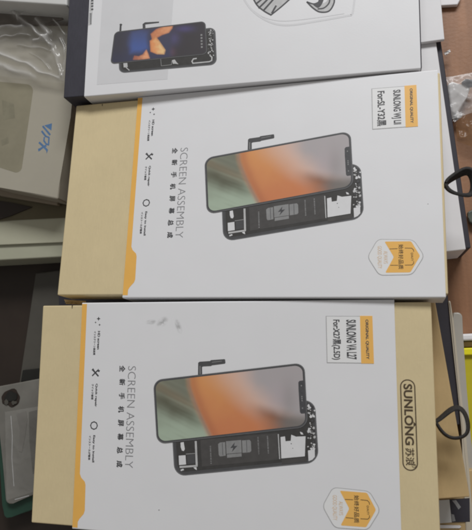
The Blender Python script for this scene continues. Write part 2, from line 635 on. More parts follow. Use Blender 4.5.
def phone_picture(parent, T):
    z = T
    m = MB()
    mats = [M['ph_frame'], M['ph_rim'], M['ph_dark'], M['ph_mid'], M['ph_grey'], M['ph_lgrey'], M['ph_white'], M['ink']]
    # opened phone body behind
    m.flat(rquad(BODY, 0.19, 2.35), z + 0.06, 1)
    m.flat(rquad(BODY, 0.17, 2.35, grow=-0.018), z + 0.09, 0)
    m.flat(rquad(BODY, 0.14, 2.35, grow=-0.06), z + 0.12, 2)
    F = lambda mi, zz, *pts: m.flat(B3(*pts), z + zz, mi)
    F(3, 0.15, (200.5, 440), (277.5, 433), (278.3, 459.5), (202, 466.5))
    F(6, 0.16, (180.6, 442.5), (183.8, 442), (184.9, 449), (184, 451), (182, 450.5), (180.8, 447))
    F(5, 0.16, (194.8, 441), (196.8, 441), (197.8, 465.3), (195.8, 465.5))
    F(5, 0.17, (179.6, 466), (197.6, 464.8), (197.8, 466.6), (179.8, 468))
    F(6, 0.18, (178.8, 455.6), (185.6, 455.1), (186.2, 464.4), (179.2, 465))
    F(0, 0.18, (187, 455), (194.6, 454.4), (195, 463.4), (187.4, 464.2))
    F(4, 0.16, (186, 453.6), (195, 452.9), (195, 453.8), (186, 454.5))
    F(6, 0.19, (180.6, 469.6), (183.4, 468.6), (184.2, 470), (181, 471))
    F(6, 0.19, (193.5, 467.4), (196.5, 467), (197, 470), (195, 469))
    # battery emblem
    F(4, 0.18, (218.2, 444), (220, 442.5), (225.2, 442), (225.8, 455.6), (220, 456.4), (218.8, 454.6))
    F(4, 0.20, (226, 441.2), (241.2, 439.9), (241.8, 452.6), (226.6, 453.8))
    F(4, 0.18, (242, 440.4), (249.6, 439.8), (251, 441.4), (251.4, 450.8), (250, 452.2), (242.6, 452.8))
    F(4, 0.19, (227, 454.3), (241.6, 453.1), (241.8, 456.4), (227.2, 457.8))
    m.line(B3((222.4, 443), (223, 455)), 0.25, z + 0.21, 0)
    m.line(B3((246.6, 440.5), (247, 452)), 0.25, z + 0.21, 0)
    F(7, 0.23, (234.8, 442.2), (230.4, 448), (233.4, 447.6), (232, 451.8), (237.6, 445.6), (234.2, 445.9))
    for x0, y0, x1, y1, st in ((258, 437, 259, 455, 1.5), (267.5, 436, 268.5, 453.5, 1.4), (210.5, 446, 211.2, 463, 1.7)):
        yy = y0
        while yy < y1:
            l_ = st * random.uniform(0.35, 0.75)
            xx = x0 + (x1 - x0) * (yy - y0) / (y1 - y0)
            F(4, 0.18, (xx - 0.6, yy), (xx + 0.6, yy - 0.1), (xx + 0.6, yy + l_ - 0.1), (xx - 0.6, yy + l_))
            yy += st
    F(5, 0.17, (277.8, 434), (278.8, 434), (280.2, 459), (279.2, 459))
    # white logic board
    F(6, 0.19, (280.6, 437), (285, 436.3), (285.6, 441.2), (290.8, 440.7), (291.3, 434.6), (296, 436.6), (305.6, 436.2), (304.9, 456.2), (281.4, 458.4))
    for x, y, r in ((291.3, 443.6, 0.55), (292.8, 448.2, 0.42)):
        F(7, 0.21, *[(x + r * math.cos(a * 0.7854), y + r * math.sin(a * 0.7854)) for a in range(8)])
    F(3, 0.16, (281.6, 459.4), (306.5, 457.2), (306.8, 461.4), (282, 464))
    F(6, 0.19, (308, 450.4), (314.8, 449.2), (314.9, 456.8), (312.4, 459.6), (308.6, 461.2))
    # camera end: speckled parts
    rr = random.Random(3)
    for k in range(46):
        x, y = rr.uniform(307.2, 315), rr.uniform(404.5, 449)
        if y < 428 and x < 308.5:
            continue
        if 440 < y < 446 and x < 311:
            continue
        r = rr.uniform(0.7, 1.9)
        a0 = rr.uniform(0, 6)
        pts = [(x + r * rr.uniform(0.5, 1.1) * math.cos(a0 + a * 1.05), y + r * rr.uniform(0.5, 1.1) * math.sin(a0 + a * 1.05)) for a in range(6)]
        F(rr.choice((6, 6, 6, 5)), 0.17 + 0.0006 * k, *pts)
    for x, y, r in ((312.3, 420.5, 2.2), (311.5, 413.5, 1.4), (313.4, 441.6, 1.9), (309.5, 434.5, 2.0), (313.6, 431, 1.5), (311, 446.4, 1.3), (312.5, 407, 1.2)):
        F(2, 0.21, *[(x + r * math.cos(a * 0.5236), y + r * math.sin(a * 0.5236)) for a in range(12)])
        F(7, 0.225, *[(x + 0.55 * r * math.cos(a * 0.5236), y + 0.55 * r * math.sin(a * 0.5236)) for a in range(12)])
    F(6, 0.2, (300, 431.5), (302.5, 432.6), (303.4, 434.6), (300.8, 434.2))
    # flex cable at the upper edge
    F(0, 0.10, (198, 376.5), (202.3, 376), (202.1, 367.0), (203, 366.4), (211, 366), (212, 365.3), (225, 363.6), (225.5, 362.6), (225.2, 359.6), (224.4, 359.1), (211, 360.1), (210, 361), (199.6, 361.7), (198.2, 362.8))
    F(4, 0.11, (212, 362), (222, 360.8), (222, 361.3), (212, 362.6))
    F(4, 0.11, (199.6, 366), (200.5, 366), (200.6, 374), (199.7, 374))
    # front glass
    m.flat(rquad(GLASS, 0.145, 2.3), z + 0.26, 1)
    m.flat(rquad(GLASS, 0.135, 2.3, grow=-0.012), z + 0.28, 0)
    o = m.build('phone_picture', mats, parent)
    q = rquad(GLASS, 0.1, 2.3, grow=-0.03)
    g = 0.034
    sq = [bil(GLASS, -(-g) / 2.3, g), bil(GLASS, 1 - g / 2.3, g), bil(GLASS, 1 - g / 2.3, 1 - g), bil(GLASS, g / 2.3, 1 - g)]
    colour_patch('screen_picture', sq, 0.125, 2.3, z + 0.30, screen_colours(1.62), M['screen'], o)
    n = MB()
    n.flat(B3((303.2, 380.4), (299.6, 380.8), (298.4, 382.2), (298.6, 390), (300, 412), (301.2, 413.6), (305, 413.4)), z + 0.32, 0)
    for y in (385, 396, 398, 400, 407.5):
        xx = 300.6 + (y - 381) * 0.05
        n.flat(B3((xx, y), (xx + 1.1, y - 0.1), (xx + 1.2, y + 1.2), (xx + 0.1, y + 1.3)), z + 0.335, 1)
    n.build('notch', [M['ink'], M['ph_grey']], o)
    return o


def printed_text(parent, T):
    z = T + 0.05
    m = MB()
    add_text(m, "SCREEN ASSEMBLY", 33.6, -33.8, 53.4, 4.5, z, 0, thin=0.012)
    chars = zip("全新手机屏幕总成", ((122.4, 368.8), (122.3, 382.2), (121.9, 396), (121.2, 409.4), (120.9, 423), (120.5, 436.8), (119.9, 450.3), (119.5, 464)))
    for ch, (x, y) in chars:
        u, v = b3(x, y)
        add_text(m, ch, u + 1.6, v + 1.65, 3.2, 3.2, z, 1, bold=2)
    m.build('title_lettering', [M['ink_grey'], M['ink']], parent)
    m = MB()

    def star(u, v, r):
        pts = []
        for k in range(8):
            rad = r if k % 2 == 0 else r * 0.42
            pts.append((u + rad * math.cos(k * math.pi / 4), v + rad * math.sin(k * math.pi / 4)))
        m.flat(pts, z, 0)
    u, v = b3(98.6, 318.7); star(u, v, 1.2)
    u, v = b3(95.6, 322.4); star(u, v, 0.6)
    u, v = b3(99.6, 324.8); star(u, v, 0.7)
    # crossed tools
    u, v = b3(95.7, 372.6)
    m.line([(u - 2.0, v + 1.7), (u + 1.6, v - 1.8)], 0.85, z, 0)
    m.line([(u - 1.9, v - 1.7), (u + 1.2, v + 1.3)], 0.7, z + 0.004, 0)
    m.flat([(u + 0.9, v + 0.7), (u + 1.5, v + 2.2), (u + 1.9, v + 1.4), (u + 2.6, v + 1.3), (u + 2.1, v + 0.3)], z + 0.008, 0)
    m.flat([(u - 2.5, v + 1.4), (u - 1.6, v + 2.4), (u - 0.6, v + 1.0), (u - 1.1, v + 0.4)], z + 0.01, 0)
    # scalloped ring
    u, v = b3(94, 425.5)
    n = 48
    for k in range(n):
        a0, a1 = 2 * math.pi * k / n, 2 * math.pi * (k + 1) / n
        ro0, ro1 = 2.2 + 0.08 * math.cos(8 * a0), 2.2 + 0.08 * math.cos(8 * a1)
        m.flat([(u + ro0 * math.cos(a0), v + ro0 * math.sin(a0)), (u + ro1 * math.cos(a1), v + ro1 * math.sin(a1)),
                (u + 1.6 * math.cos(a1), v + 1.6 * math.sin(a1)), (u + 1.6 * math.cos(a0), v + 1.6 * math.sin(a0))], z, 0)
    for s, x, y0, y1, cap in (("HD screen", 100.3, 331, 349.5, 1.45), ("インスクリーン高画質", 96.2, 331.2, 355, 1.25),
                              ("Quick repair", 97.9, 383.6, 407, 1.6), ("クイック修理", 93.9, 384, 399.5, 1.25),
                              ("Easy to install", 95.4, 435.2, 462.4, 1.6), ("インストールが簡単", 91.2, 435.6, 460, 1.25)):
        u0, v0 = b3(x, y0)
        u1, v1 = b3(x - (y1 - y0) * 0.045, y1)
        add_text(m, s, (u0 + u1) / 2, v0, v0 - v1, cap, z, 0, bold=2)
    m.build('feature_icons', [M['ink']], parent)


def label_sticker(parent, T, line1, line2, len2):
    z = T
    m = MB()
    ring = [(136.3, -7.0), (159.4, -7.2), (159.6, -30.7), (136.5, -30.7)]
    m.slab(ring, z + 0.02, z + 0.10, 1)
    m.slab([(136.7, -7.3), (153.4, -7.45), (153.5, -30.4), (136.85, -30.4)], z + 0.02, z + 0.13, 0)
    m.slab([(153.4, -7.05), (159.5, -7.1), (159.7, -30.75), (153.5, -30.75)], z + 0.02, z + 0.15, 2)
    o = m.build('label_sticker', [M['sticker_white'], M['rule_grey'], M['sticker_amber']], parent)
    t = MB()
    add_text(t, line1, 151.4, -9.0, 19.8, 5.0, z + 0.17, 0, bold=1.7)
    add_text(t, line2, 143.6, -9.0, len2, 4.5, z + 0.17, 0, bold=1.5)
    add_text(t, "ORIGINAL QUALITY", 157.5, -8.9, 19.8, 1.7, z + 0.18, 0, bold=2)
    t.build('lettering', [M['ink']], o)


def badge(parent, T):
    """six-sided quality sticker; outline measured on the middle box"""
    def S(x, y):
        return b2(360 + x / 6.74, 225 + y / 6.74)
    z = T

    def rounded(pts, r):
        out = []
        n = len(pts)
        for i in range(n):
            p, a, b = Vector(pts[i]), Vector(pts[i - 1]), Vector(pts[(i + 1) % n])
            d1, d2 = (a - p).normalized(), (b - p).normalized()
            for k in range(6):
                t = k / 5
                q = (p + d1 * r) * (1 - t) ** 2 + p * 2 * t * (1 - t) + (p + d2 * r) * t * t
                out.append((q.x, q.y))
        return out
    m = MB()
    hexa = [S(48, 215), S(118, 94), S(362, 98), S(436, 209), S(354, 337), S(128, 341)]
    m.slab(rounded(hexa, 2.4), z + 0.02, z + 0.09, 1)
    hexb = [S(53, 215), S(121, 98), S(359, 102), S(430, 209), S(351, 333), S(131, 337)]
    m.slab(rounded(hexb, 2.3), z + 0.02, z + 0.12, 0)
    org = [S(165, 112), S(345, 110), S(405, 209), S(340, 320), S(170, 322), S(228, 216)]
    m.flat(rounded(org, 0.8), z + 0.15, 2)
    o = m.build('quality_badge', [M['sticker_white'], M['rule_grey'], M['sticker_amber']], parent)
    t = MB()
    for k, ch in enumerate("始终好品质"):
        x, y = S(276 - 0, 147 + 34 * k)
        add_text(t, ch, x + 1.15, y + 1.15, 2.25, 2.3, z + 0.17, 0, bold=True)
    for pts in ([S(200, 162), S(252, 160)], [S(303, 156), S(348, 157), S(360, 168), S(362, 180)], [S(362, 247), S(361, 260), S(350, 270), S(303, 271)], [S(205, 272), S(255, 272)]):
        t.line(pts, 0.32, z + 0.17, 0)
    a = S(358, 186); b = S(346, 244)
    add_text(t, "QUALITY", a[0], a[1], a[1] - b[1], 1.2, z + 0.17, 0, bold=True)
    a = S(146, 142); b = S(140, 293)
    add_text(t, "GOOD QUALITY", a[0], a[1], a[1] - b[1], 2.4, z + 0.15, 1, bold=False)
    a = S(186, 176); b = S(180, 260)
    add_text(t, "ALWAYS", a[0], a[1], a[1] - b[1], 2.0, z + 0.15, 1, bold=False)
    t.build('lettering', [M['ink_brown'], M['ink_gold']], o)


def screen_box(name, base, T, label, x0, x1, line1, line2, len2, group):
    W, D = 170.33, 120.0
    yb = 1.1 if T == T_BOX else 0.8
    root = empty(name, base, label, 'phone part box', group)
    sleeve(root, W, D, T, [M['paper'], M['paper_edge']], y_back=yb, y_front=0.9 if T == T_MID else 0.3)
    dr = bevel_solid('drawer', [(x0 * MM, (yb - 1.4) * MM), (x1 * MM, (yb - 1.4) * MM), (x1 * MM, (-D + 0.9) * MM), (x0 * MM, (-D + 0.9) * MM)],
                     0.9 * MM, (T - 0.85) * MM, M['tan'], root, 0.0007)
    # amber stripe with its thumb tab
    m = MB()
    m.flat([(0.05, yb - 0.7), (3.0, yb - 0.7), (3.1, -91.6), (4.0, -93.6), (6.2, -95.6), (6.7, -97.2), (6.9, -110.4), (6.3, -112.2), (3.9, -114.9), (3.1, -116.4), (3.1, -119.4), (0.05, -119.4)], T + 0.05)
    m.build('amber_stripe', M['amber'], root)
    phone_picture(root, T)
    printed_text(root, T)
    label_sticker(root, T, line1, line2, len2)
    badge(root, T)
    return root, dr


GRP = 'white and tan phone screen boxes'
box3, drawer3 = screen_box('phone_screen_box', BASE3, T_BOX,
                           'white sleeved tan box in front, its drawer showing at both ends, label ending L27',
                           -25.2, 188.0, "SUNLONG VA L27", "For:X27黑(2.5D)", 20.0, GRP)
box2, drawer2 = screen_box('phone_screen_box', BASE2, T_MID,
                           'white sleeved tan box in the middle, drawer pulled out at its left, label For:SL-Y32',
                           -41.4, 171.6, "SUNLONG WJ LII", "For:SL-Y32黑", 20.0, GRP)

# front box: maker's mark on the exposed right end of its drawer
m = MB()
zt = T_BOX - 0.85 + 0.06
pill = B3((400.1, 388.3), (399.3, 460))
(u0, v0), (u1, v1) = b3(399.9, 379.3), b3(418.4, 471.6)
outer = rrect(u0, v1, u1, v0, (u1 - u0) / 2 - 0.05, 10)
inner = rrect(u0 + 0.55, v1 + 0.55, u1 - 0.55, v0 - 0.55, (u1 - u0) / 2 - 0.6, 10)
nn = len(outer)
for k in range(nn):
    j = (k + 1) % nn
    m.flat([outer[k], outer[j], inner[j], inner[k]], zt)
cx = (u0 + u1) / 2
ys, ye = b3(409, 384)[1], b3(409, 445.5)[1]
add_text(m, "SUNLONG", cx + 2.15, ys, ys - ye, 4.2, zt, bold=1.7)
yo = ys - (ys - ye) * 0.66
m.flat([(cx + 2.15, yo + 1.3), (cx + 2.15, yo - 1.3), (cx + 3.5, yo)], zt + 0.004)
for k, ch in enumerate("苏浪"):
    y = b3(409, 448.5)[1] - 4.2 * k
    add_text(m, ch, cx + 2.0, y, 3.8, 4.0, zt, bold=1)
y = b3(409, 464.6)[1]
n = 20
for k in range(n):
    a0, a1 = 2 * math.pi * k / n, 2 * math.pi * (k + 1) / n
    m.flat([(cx + 1.7 + r * math.cos(a), y - 0.6 + r * math.sin(a)) for r, a in ((1.0, a0), (1.0, a1), (0.75, a1), (0.75, a0))], zt)
add_text(m, "R", cx + 2.2, y, 1.0, 1.0, zt)
m.build('maker_mark', M['ink_brown'], drawer3)
# dark notch in the drawer edge
m = MB()
u, v = b3(71.3, 306)
m.slab([(u - 0.25, v + 0.6), (u + 0.45, v + 0.7), (u + 0.35, v - 1.2), (u + 0.0, v - 1.6)], T_BOX - 1.2, T_BOX - 0.80)
m.build('thumb_slit', M['ink_brown'], drawer3)
m = MB()
u, v = b2(101.7, 104)
m.slab([(u - 0.3, v + 0.4), (u + 0.3, v + 0.4), (u + 0.2, v - 1.0), (u - 0.1, v - 1.0)], T_MID - 1.2, T_MID - 0.80)
m.build('thumb_slit', M['ink_brown'], drawer2)


# grey scuffs on the front sleeve
def scuff(cx_, cy_, w_, h_, ang, k0, parent):
    q = []
    (u, v) = b3(cx_, cy_)
    c, s = math.cos(ang), math.sin(ang)
    for dx, dy in ((-w_, h_), (w_, h_), (w_, -h_), (-w_, -h_)):
        q.append((u + dx * c - dy * s, v + dx * s + dy * c))

    def fn(s_, t_):
        d = math.hypot((s_ - .5) * 2, (t_ - .5) * 2)
        a = max(0, 1 - d) * (0.6 + 0.9 * noise.noise(Vector((s_ * 3.2 + k0, t_ * 3.2, k0))) + 0.5 * noise.noise(Vector((s_ * 11, t_ * 11, k0))))
        return (0.40, 0.40, 0.39, min(0.4, max(0, a * 0.5)))
    return colour_patch('scuff', q, 0.0001, 1.0, T_BOX + 0.05, fn, M['stain'], parent, 30, 30)


scuff(162.5, 321.8, 4.2, 2.6, 0.6, 1.0, box3)
scuff(178.5, 326.5, 1.9, 4.6, 0.35, 5.0, box3)
scuff(151, 322, 3.5, 1.6, 0.1, 9.0, box3)

m = MB()
for x, y, r in ((159, 510, 0.38),):
    u, v = b3(x, y)
    m.flat([(u + r * math.cos(k * 1.05 + x), v + r * (0.6 + 0.4 * (k % 2)) * math.sin(k * 1.05 + x)) for k in range(6)], T_BOX + 0.05)
m.build('dust_speck', M['ph_grey'], box3)
m = MB()
for x, y, r in ((428, 204, 0.26),):
    u, v = b2(x, y)
    m.flat([(u + r * math.cos(k * 1.05 + x), v + r * (0.6 + 0.4 * (k % 2)) * math.sin(k * 1.05 + x)) for k in range(6)], T_MID + 0.05)
m.build('dust_speck', M['ph_grey'], box2)

# pull loops (they slide with the drawers)
a = drawer2.matrix_world
u, v = b2(444.8, 180.6)
ribbon_loop(drawer2, (u + 1.0) * MM, v * MM, 11.0 * MM, 0.0138, 0.0168, 0.0052, 0.0017, -0.06, 0.55, M['ribbon'], 0.5)
u, v = b3(436.2, 424.5)
ribbon_loop(drawer3, (u + 0.6) * MM, v * MM, 13.0 * MM, 0.0150, 0.0178, 0.0050, 0.0011, -0.10, -0.35, M['ribbon'], 2.0)

# ------------------------------------------------------------------ navy box at the back
PA, PB = at(84.2, 96.8, Z3 - 0.0025), at(420.8, 68.8, Z3 - 0.0045)
ax1 = (PB - PA).normalized()
ay1 = Vector((0, 0, 1)).cross(ax1).normalized()
az1 = ax1.cross(ay1)
W1 = (PB - PA).length * 1000
T1 = 27.0
# frame: x along the front edge, y away from the viewer, origin at the front left corner of the sleeve
TOP1 = Matrix.Translation(PA) @ Matrix((ax1, ay1, az1)).transposed().to_4x4()
BASE1 = TOP1 @ Matrix.Translation((0, 0, -T1 * MM))


def b1(px, py):
    return plane_uv(TOP1, px, py)


def B1(*pts):
    return [b1(*p) for p in pts]


box1 = empty('phone_screen_box', BASE1, 'white box at the back with a navy drawer edge and a dark purple phone picture', 'phone part box')
D1 = 125.0
shift = Matrix.Translation((0, D1 * MM, 0))
s1 = sleeve(box1, W1, D1, T1, [M['paper'], M['paper_edge']], r=0.7)
s1.matrix_parent_inverse = Matrix.Identity(4)
s1.location = (0, D1 * MM, 0)
d1 = bevel_solid('drawer', [(-14.2 * MM, 0.8 * MM), ((W1 + 0.7) * MM, 0.8 * MM), ((W1 + 0.7) * MM, (D1 - 0.8) * MM), (-14.2 * MM, (D1 - 0.8) * MM)],
                 0.8 * MM, (T1 - 0.75) * MM, M['navy'], box1, 0.0006)  # right end pushed out to draw the shadow line beside the sleeve
m = MB()
mats1 = [M['panel'], M['ph_frame'], M['ph_rim'], M['ph_dark'], M['ph_grey'], M['ph_lgrey'], M['ink']]
F1 = lambda mi, zz, *pts: m.flat(B1(*pts), T1 + zz, mi)
F1(0, 0.05, (102.6, -4), (174, -10), (167.5, 79.3), (96.8, 84.8))
BODY1 = B1((118, 42), (215.4, 27), (217, 64.6), (119.2, 73.4))
GL1 = B1((114.6, 32.0), (205.6, 21.2), (207.4, 54.4), (110.4, 64.2))
m.flat(rquad(BODY1, 0.16, 2.4), T1 + 0.09, 2)
m.flat(rquad(BODY1, 0.14, 2.4, grow=-0.025), T1 + 0.11, 1)
m.flat(rquad(BODY1, 0.12, 2.4, grow=-0.07), T1 + 0.13, 3)
F1(1, 0.08, (142.8, 29.5), (145.6, 29.2), (145.4, 24.6), (159, 23.0), (159.2, 21.6), (145, 22.4), (142.6, 24.2))
F1(1, 0.085, (119.4, 31.5), (121.4, 31.3), (121.6, 26), (122.4, 24.6), (121.2, 23.6), (119.6, 24.2), (119.8, 26))
F1(5, 0.16, (123.4, 63.4), (127.4, 63), (127.8, 67.2), (123.8, 67.6))
m.line(B1((126, 67.4), (129.4, 70.4)), 0.5, T1 + 0.16, 5)
m.line(B1((160.8, 59), (161.4, 66), (171.5, 64.8), (172, 61)), 0.35, T1 + 0.16, 4)
F1(5, 0.165, (172, 60.4), (174.8, 59.6), (176.4, 62), (178.6, 64.4), (175, 63.8), (173, 64))
m.line(B1((196.5, 58.6), (193.5, 59), (192, 61.4), (193, 63.4), (209.4, 61.8), (211.8, 60.6), (212, 57.4), (210.4, 56)), 0.75, T1 + 0.16, 5)
rr = random.Random(11)
for k in range(40):
    x, y = rr.uniform(207.8, 213.6), rr.uniform(30, 56)
    r = rr.uniform(0.4, 1.0)
    pts = [(x + r * rr.uniform(.5, 1.2) * math.cos(a_ * 1.26), y + r * 1.2 * rr.uniform(.5, 1.2) * math.sin(a_ * 1.26)) for a_ in range(5)]
    F1(rr.choice((5, 5, 4)), 0.16 + 0.0005 * k, *pts)
m.flat(rquad(GL1, 0.13, 2.6), T1 + 0.22, 2)
m.flat(rquad(GL1, 0.12, 2.6, grow=-0.015), T1 + 0.24, 1)
pic1 = m.build('phone_picture', mats1, box1)


PETALS = [
    ([(151.5, 33.5), (157, 28.5), (165, 25.2), (174, 24.8), (173.4, 27.5), (170, 32.2), (163, 34.6), (158, 37.6), (153, 40)], (176, 116, 84), (196, 140, 104)),
    ([(150.6, 41), (156.8, 36.2), (160.6, 41.6), (166.6, 50.8), (165.4, 55.4), (158, 55.2), (151.4, 52.4)], (196, 132, 88), (222, 172, 124)),
    ([(134.4, 56.8), (139, 57.4), (143.2, 55.6), (147, 50.4), (149, 55), (150.4, 59.6), (145, 60.6), (139, 61), (133, 61)], (148, 96, 80), (206, 146, 110)),
]


def sdf(px, py, poly):
    best, inside = 1e9, False
    n = len(poly)
    for i in range(n):
        (x0, y0), (x1, y1) = poly[i], poly[(i + 1) % n]
        dx, dy = x1 - x0, y1 - y0
        t = max(0, min(1, ((px - x0) * dx + (py - y0) * dy) / (dx * dx + dy * dy)))
        best = min(best, math.hypot(px - x0 - t * dx, py - y0 - t * dy))
        if (y0 > py) != (y1 > py) and px < x0 + (py - y0) / (y1 - y0) * dx:
            inside = not inside
    return -best if inside else best


GPX = [(114.6, 32.0), (205.6, 21.2), (207.4, 54.4), (110.4, 64.2)]


def dark_screen(s, t):
    P = lambda r, g, b: A(r, g, b, 1.45)
    nz = noise.noise(Vector((s * 6, t * 3, 7.7)))
    x, y = bil(GPX, s, t)
    c = mixc(P(62, 61, 68), P(66, 66, 82), smooth(0.05, 0.25, s))
    c = mixc(c, P(58, 60, 80), 0.5 * smooth(0.4, 1, t))
    d = sdf(x, y, [(130.5, 30), (140, 29), (149.5, 30), (151, 40), (150, 50), (142, 54), (130, 54.6), (128, 46)])
    c = mixc(c, mixc(P(70, 78, 112), P(70, 86, 136), smooth(30, 50, y)), smooth(2.5, -5.5, d + 3 * nz))
    r = smooth(0.60, 0.68, s)
    rc = mixc(P(60, 57, 60), P(74, 70, 98), math.exp(-((s - 0.66) / 0.07) ** 2 - ((t - 0.42) / 0.22) ** 2))
    rc = mixc(rc, P(96, 72, 86), 0.8 * math.exp(-((x - 171) / 5) ** 2 - ((y - 53) / 5) ** 2))
    rc = mixc(rc, P(76, 70, 108), 0.8 * math.exp(-((x - 186) / 9) ** 2 - ((y - 28) / 3.5) ** 2))
    c = mixc(c, rc, r)
    for poly, c0, c1 in PETALS:
        d = sdf(x, y, poly)
        xs = [p[0] for p in poly]
        f = (x - min(xs)) / (max(xs) - min(xs)) + 0.25 * noise.noise(Vector((x * 0.35, y * 0.35, 2)))
        pc_ = mixc(P(*c0), P(*c1), smooth(0.1, 0.9, f))
        pc_ = mixc(pc_, P(140, 84, 66), 0.35 * smooth(-2.2, -0.3, d))
        c = mixc(c, pc_, smooth(0.7, -0.5, d))
    return c


g = 0.035
sq = [bil(GL1, g / 2.6, g), bil(GL1, 1 - g / 2.6, g), bil(GL1, 1 - g / 2.6, 1 - g), bil(GL1, g / 2.6, 1 - g)]
colour_patch('screen_picture', sq, 0.11, 2.6, T1 + 0.26, dark_screen, M['screen'], pic1)
m = MB()
for k in range(5):
    F1b = B1((200.6 + .1 * k, 34.5 + 3.0 * k), (202.4 + .1 * k, 34.3 + 3.0 * k), (202.5 + .1 * k, 36 + 3.0 * k), (200.7 + .1 * k, 36.2 + 3.0 * k))
    m.flat(F1b, T1 + 0.28)
m.build('notch', M['ph_grey'], pic1)
# cut-off line drawing and the embossed outline round it
m = MB()


def arc(pts, n=24):
    """smooth curve through pixel points on the back box"""
    out = []
    P_ = [pts[0]] + list(pts) + [pts[-1]]
    for i in range(1, len(P_) - 2):
        p0, p1, p2, p3 = P_[i - 1:i + 3]
        for k in range(n):
            t = k / n
            q = [0.5 * (2 * p1[a_] + (p2[a_] - p0[a_]) * t + (2 * p0[a_] - 5 * p1[a_] + 4 * p2[a_] - p3[a_]) * t * t + (3 * p1[a_] - p0[a_] - 3 * p2[a_] + p3[a_]) * t ** 3) for a_ in (0, 1)]
            out.append(tuple(q))
    out.append(P_[-2])
    return B1(*out)


def fillarc(mi, zz, pts):
    m.flat(arc(pts, 6), T1 + zz, mi)


fillarc(1, 0.06, [(252, -4), (257, 5), (264, 11), (271, 15), (281, 7), (290, -1), (288, -6), (270, -8)])
fillarc(1, 0.06, [(307, 2), (313, 8), (320, 12), (329, 11), (334, 3), (334, -5), (329, -4), (326, 2), (318, 4), (312, 4)])
for pts in ([(252, -4), (257, 5), (264, 11), (271, 15)], [(271, 15), (281, 7), (290, -1)], [(307, 2), (313, 8), (320, 12), (329, 11), (334, 3), (334, -5)],
            [(307, 2), (314, 4), (320, 1), (322, -4)], [(318, 9), (324, 8), (329, 3), (330, -4)]):
    m.line(arc(pts, 8), 0.85, T1 + 0.075, 0)
for pts in ([(256, 4), (262, -1), (266, -6)], [(259, 8), (267, 0), (271, -5)], [(264, 10), (272, 1), (276, -4)], [(272, 13), (276, 6)]):
    m.line(arc(pts, 6), 1.1, T1 + 0.077, 0)
fillarc(0, 0.074, [(313, 5), (318, 8), (322, 4), (324, -3), (320, -3), (318, 2)])
m.build('line_drawing', [M['ink'], M['ph_lgrey']], box1)
m = MB()
for off, wd, zz in ((0, 1.1, 0.05),):
    m.line(arc([(241, -6), (250, 8), (262, 18), (276, 24), (292, 25), (318, 21), (346, 16), (352, 14), (354, 4), (355, -6)], 10), wd, T1 + zz, 0)
m.line(arc([(254, 11), (266, 18), (285, 21), (318, 17.5), (344, 13.6)], 8), 0.5, T1 + 0.052, 0)
m.build('embossed_outline', M['panel'], box1)
# small printed strip that folds round the sleeve's left edge
m = MB()
a_ = b1(90.6, 25)
m.flat(B1((88.0, 25.4), (91.3, 25.0), (92.6, 12), (89.2, 12.4)), T1 + 0.05, 0)
m.flat(B1((89.2, 11.6), (92.8, 11.2), (94.0, -3), (90.6, -3)), T1 + 0.05, 0)
for k in range(9):
    y = 13.5 + 1.25 * k
    m.flat(B1((89.9, y), (91.6, y), (91.6, y + .7), (89.9, y + .7)), T1 + 0.07, 1)
for y in (10.2, 7, 4.4, 1.5):
    m.flat(B1((91, y), (93.3, y - .2), (93.4, y - 1.6), (91.2, y - 1.4)), T1 + 0.07, 1)
m.build('side_print', [M['ph_lgrey'], M['ink']], box1)


# ------------------------------------------------------------------ generic boxes measured on the photo
def ring_at(z, *pix):
    return [tuple(at(x, y, z))[:2] for x, y in pix]


def solid(name, z, thick, pix, mat, parent=None, bev=0.0007, segs=3):
    return bevel_solid(name, ring_at(z, *pix), z - thick, z, mat, parent, bev, segs)


def base_of(pts, z):
    c = sum((Vector((p[0], p[1], 0)) for p in pts), Vector()) / len(pts)
    return Matrix.Translation((c.x, c.y, z))


def child_solid(name, root, ring, z0, z1, mat, bev=0.0006):
    o = bevel_solid(name, ring, z0, z1, mat, root, bev)
    o.matrix_parent_inverse = root.matrix_world.inverted()
    return o


def rect(x, y, L, D, ang):
    """rectangle from its right front corner, sides going left L and back D (metres)"""
    c, s = math.cos(ang), math.sin(ang)
    e, n_ = Vector((c, s)), Vector((-s, c))
    p = Vector((x, y))
    return [tuple(p), tuple(p + n_ * D), tuple(p + n_ * D - e * L), tuple(p - e * L)]


# white box with a navy drawer, under the middle box
M['white_card'] = material('plain_white_card', (0.80, 0.79, 0.80), 0.5, 0.02, 40, 0.05, 1200)
M['grey_card'] = material('pale_grey_card', (0.62, 0.62, 0.60), 0.55, 0.03, 40, 0.05, 1200)
zt = Z3 - 0.0362
pc = at(466, 249.6, zt)
ang = math.radians(4.6)
rg = rect(pc.x, pc.y, 0.17, 0.135, ang)
wb = empty('sleeved_box', base_of(rg, 0), 'white box lying underneath the middle box, thin dark edge down its right side', 'box')
child_solid('sleeve', wb, rg, 0.004, zt, M['white_card'])
pr = at(470.5, 254, zt - 0.003)
rg2 = rect(pc.x + 0.0030, pc.y + 0.0012, 0.16, 0.1338, ang)
child_solid('drawer', wb, rg2, 0.0, zt - 0.0022, M['navy_front'])

# thin white carton between the back box and the one below it
zc = Z3 - 0.0335
p0, p1 = at(444.6, 39.5, zc), at(441.2, 3, zc)
ang = math.atan2(p1.y - p0.y, p1.x - p0.x) - math.pi / 2
rg = rect(p0.x, p0.y, 0.15, 0.09, ang)
tag(bevel_solid('white_carton', rg, zc - 0.0024, zc, M['white_card'], None, 0.0006),
    'thin white carton sticking out to the right from under the back box', 'box')
# one more white sheet at the very top right
zc = 0.0035
tag(solid('white_carton', zc, 0.003, [(461, -2), (457.5, 4.6), (425, 6.5), (425, -40), (464, -40)], M['white_card'], bev=0.0006),
    'white carton corner at the top edge above the brown table', 'box')

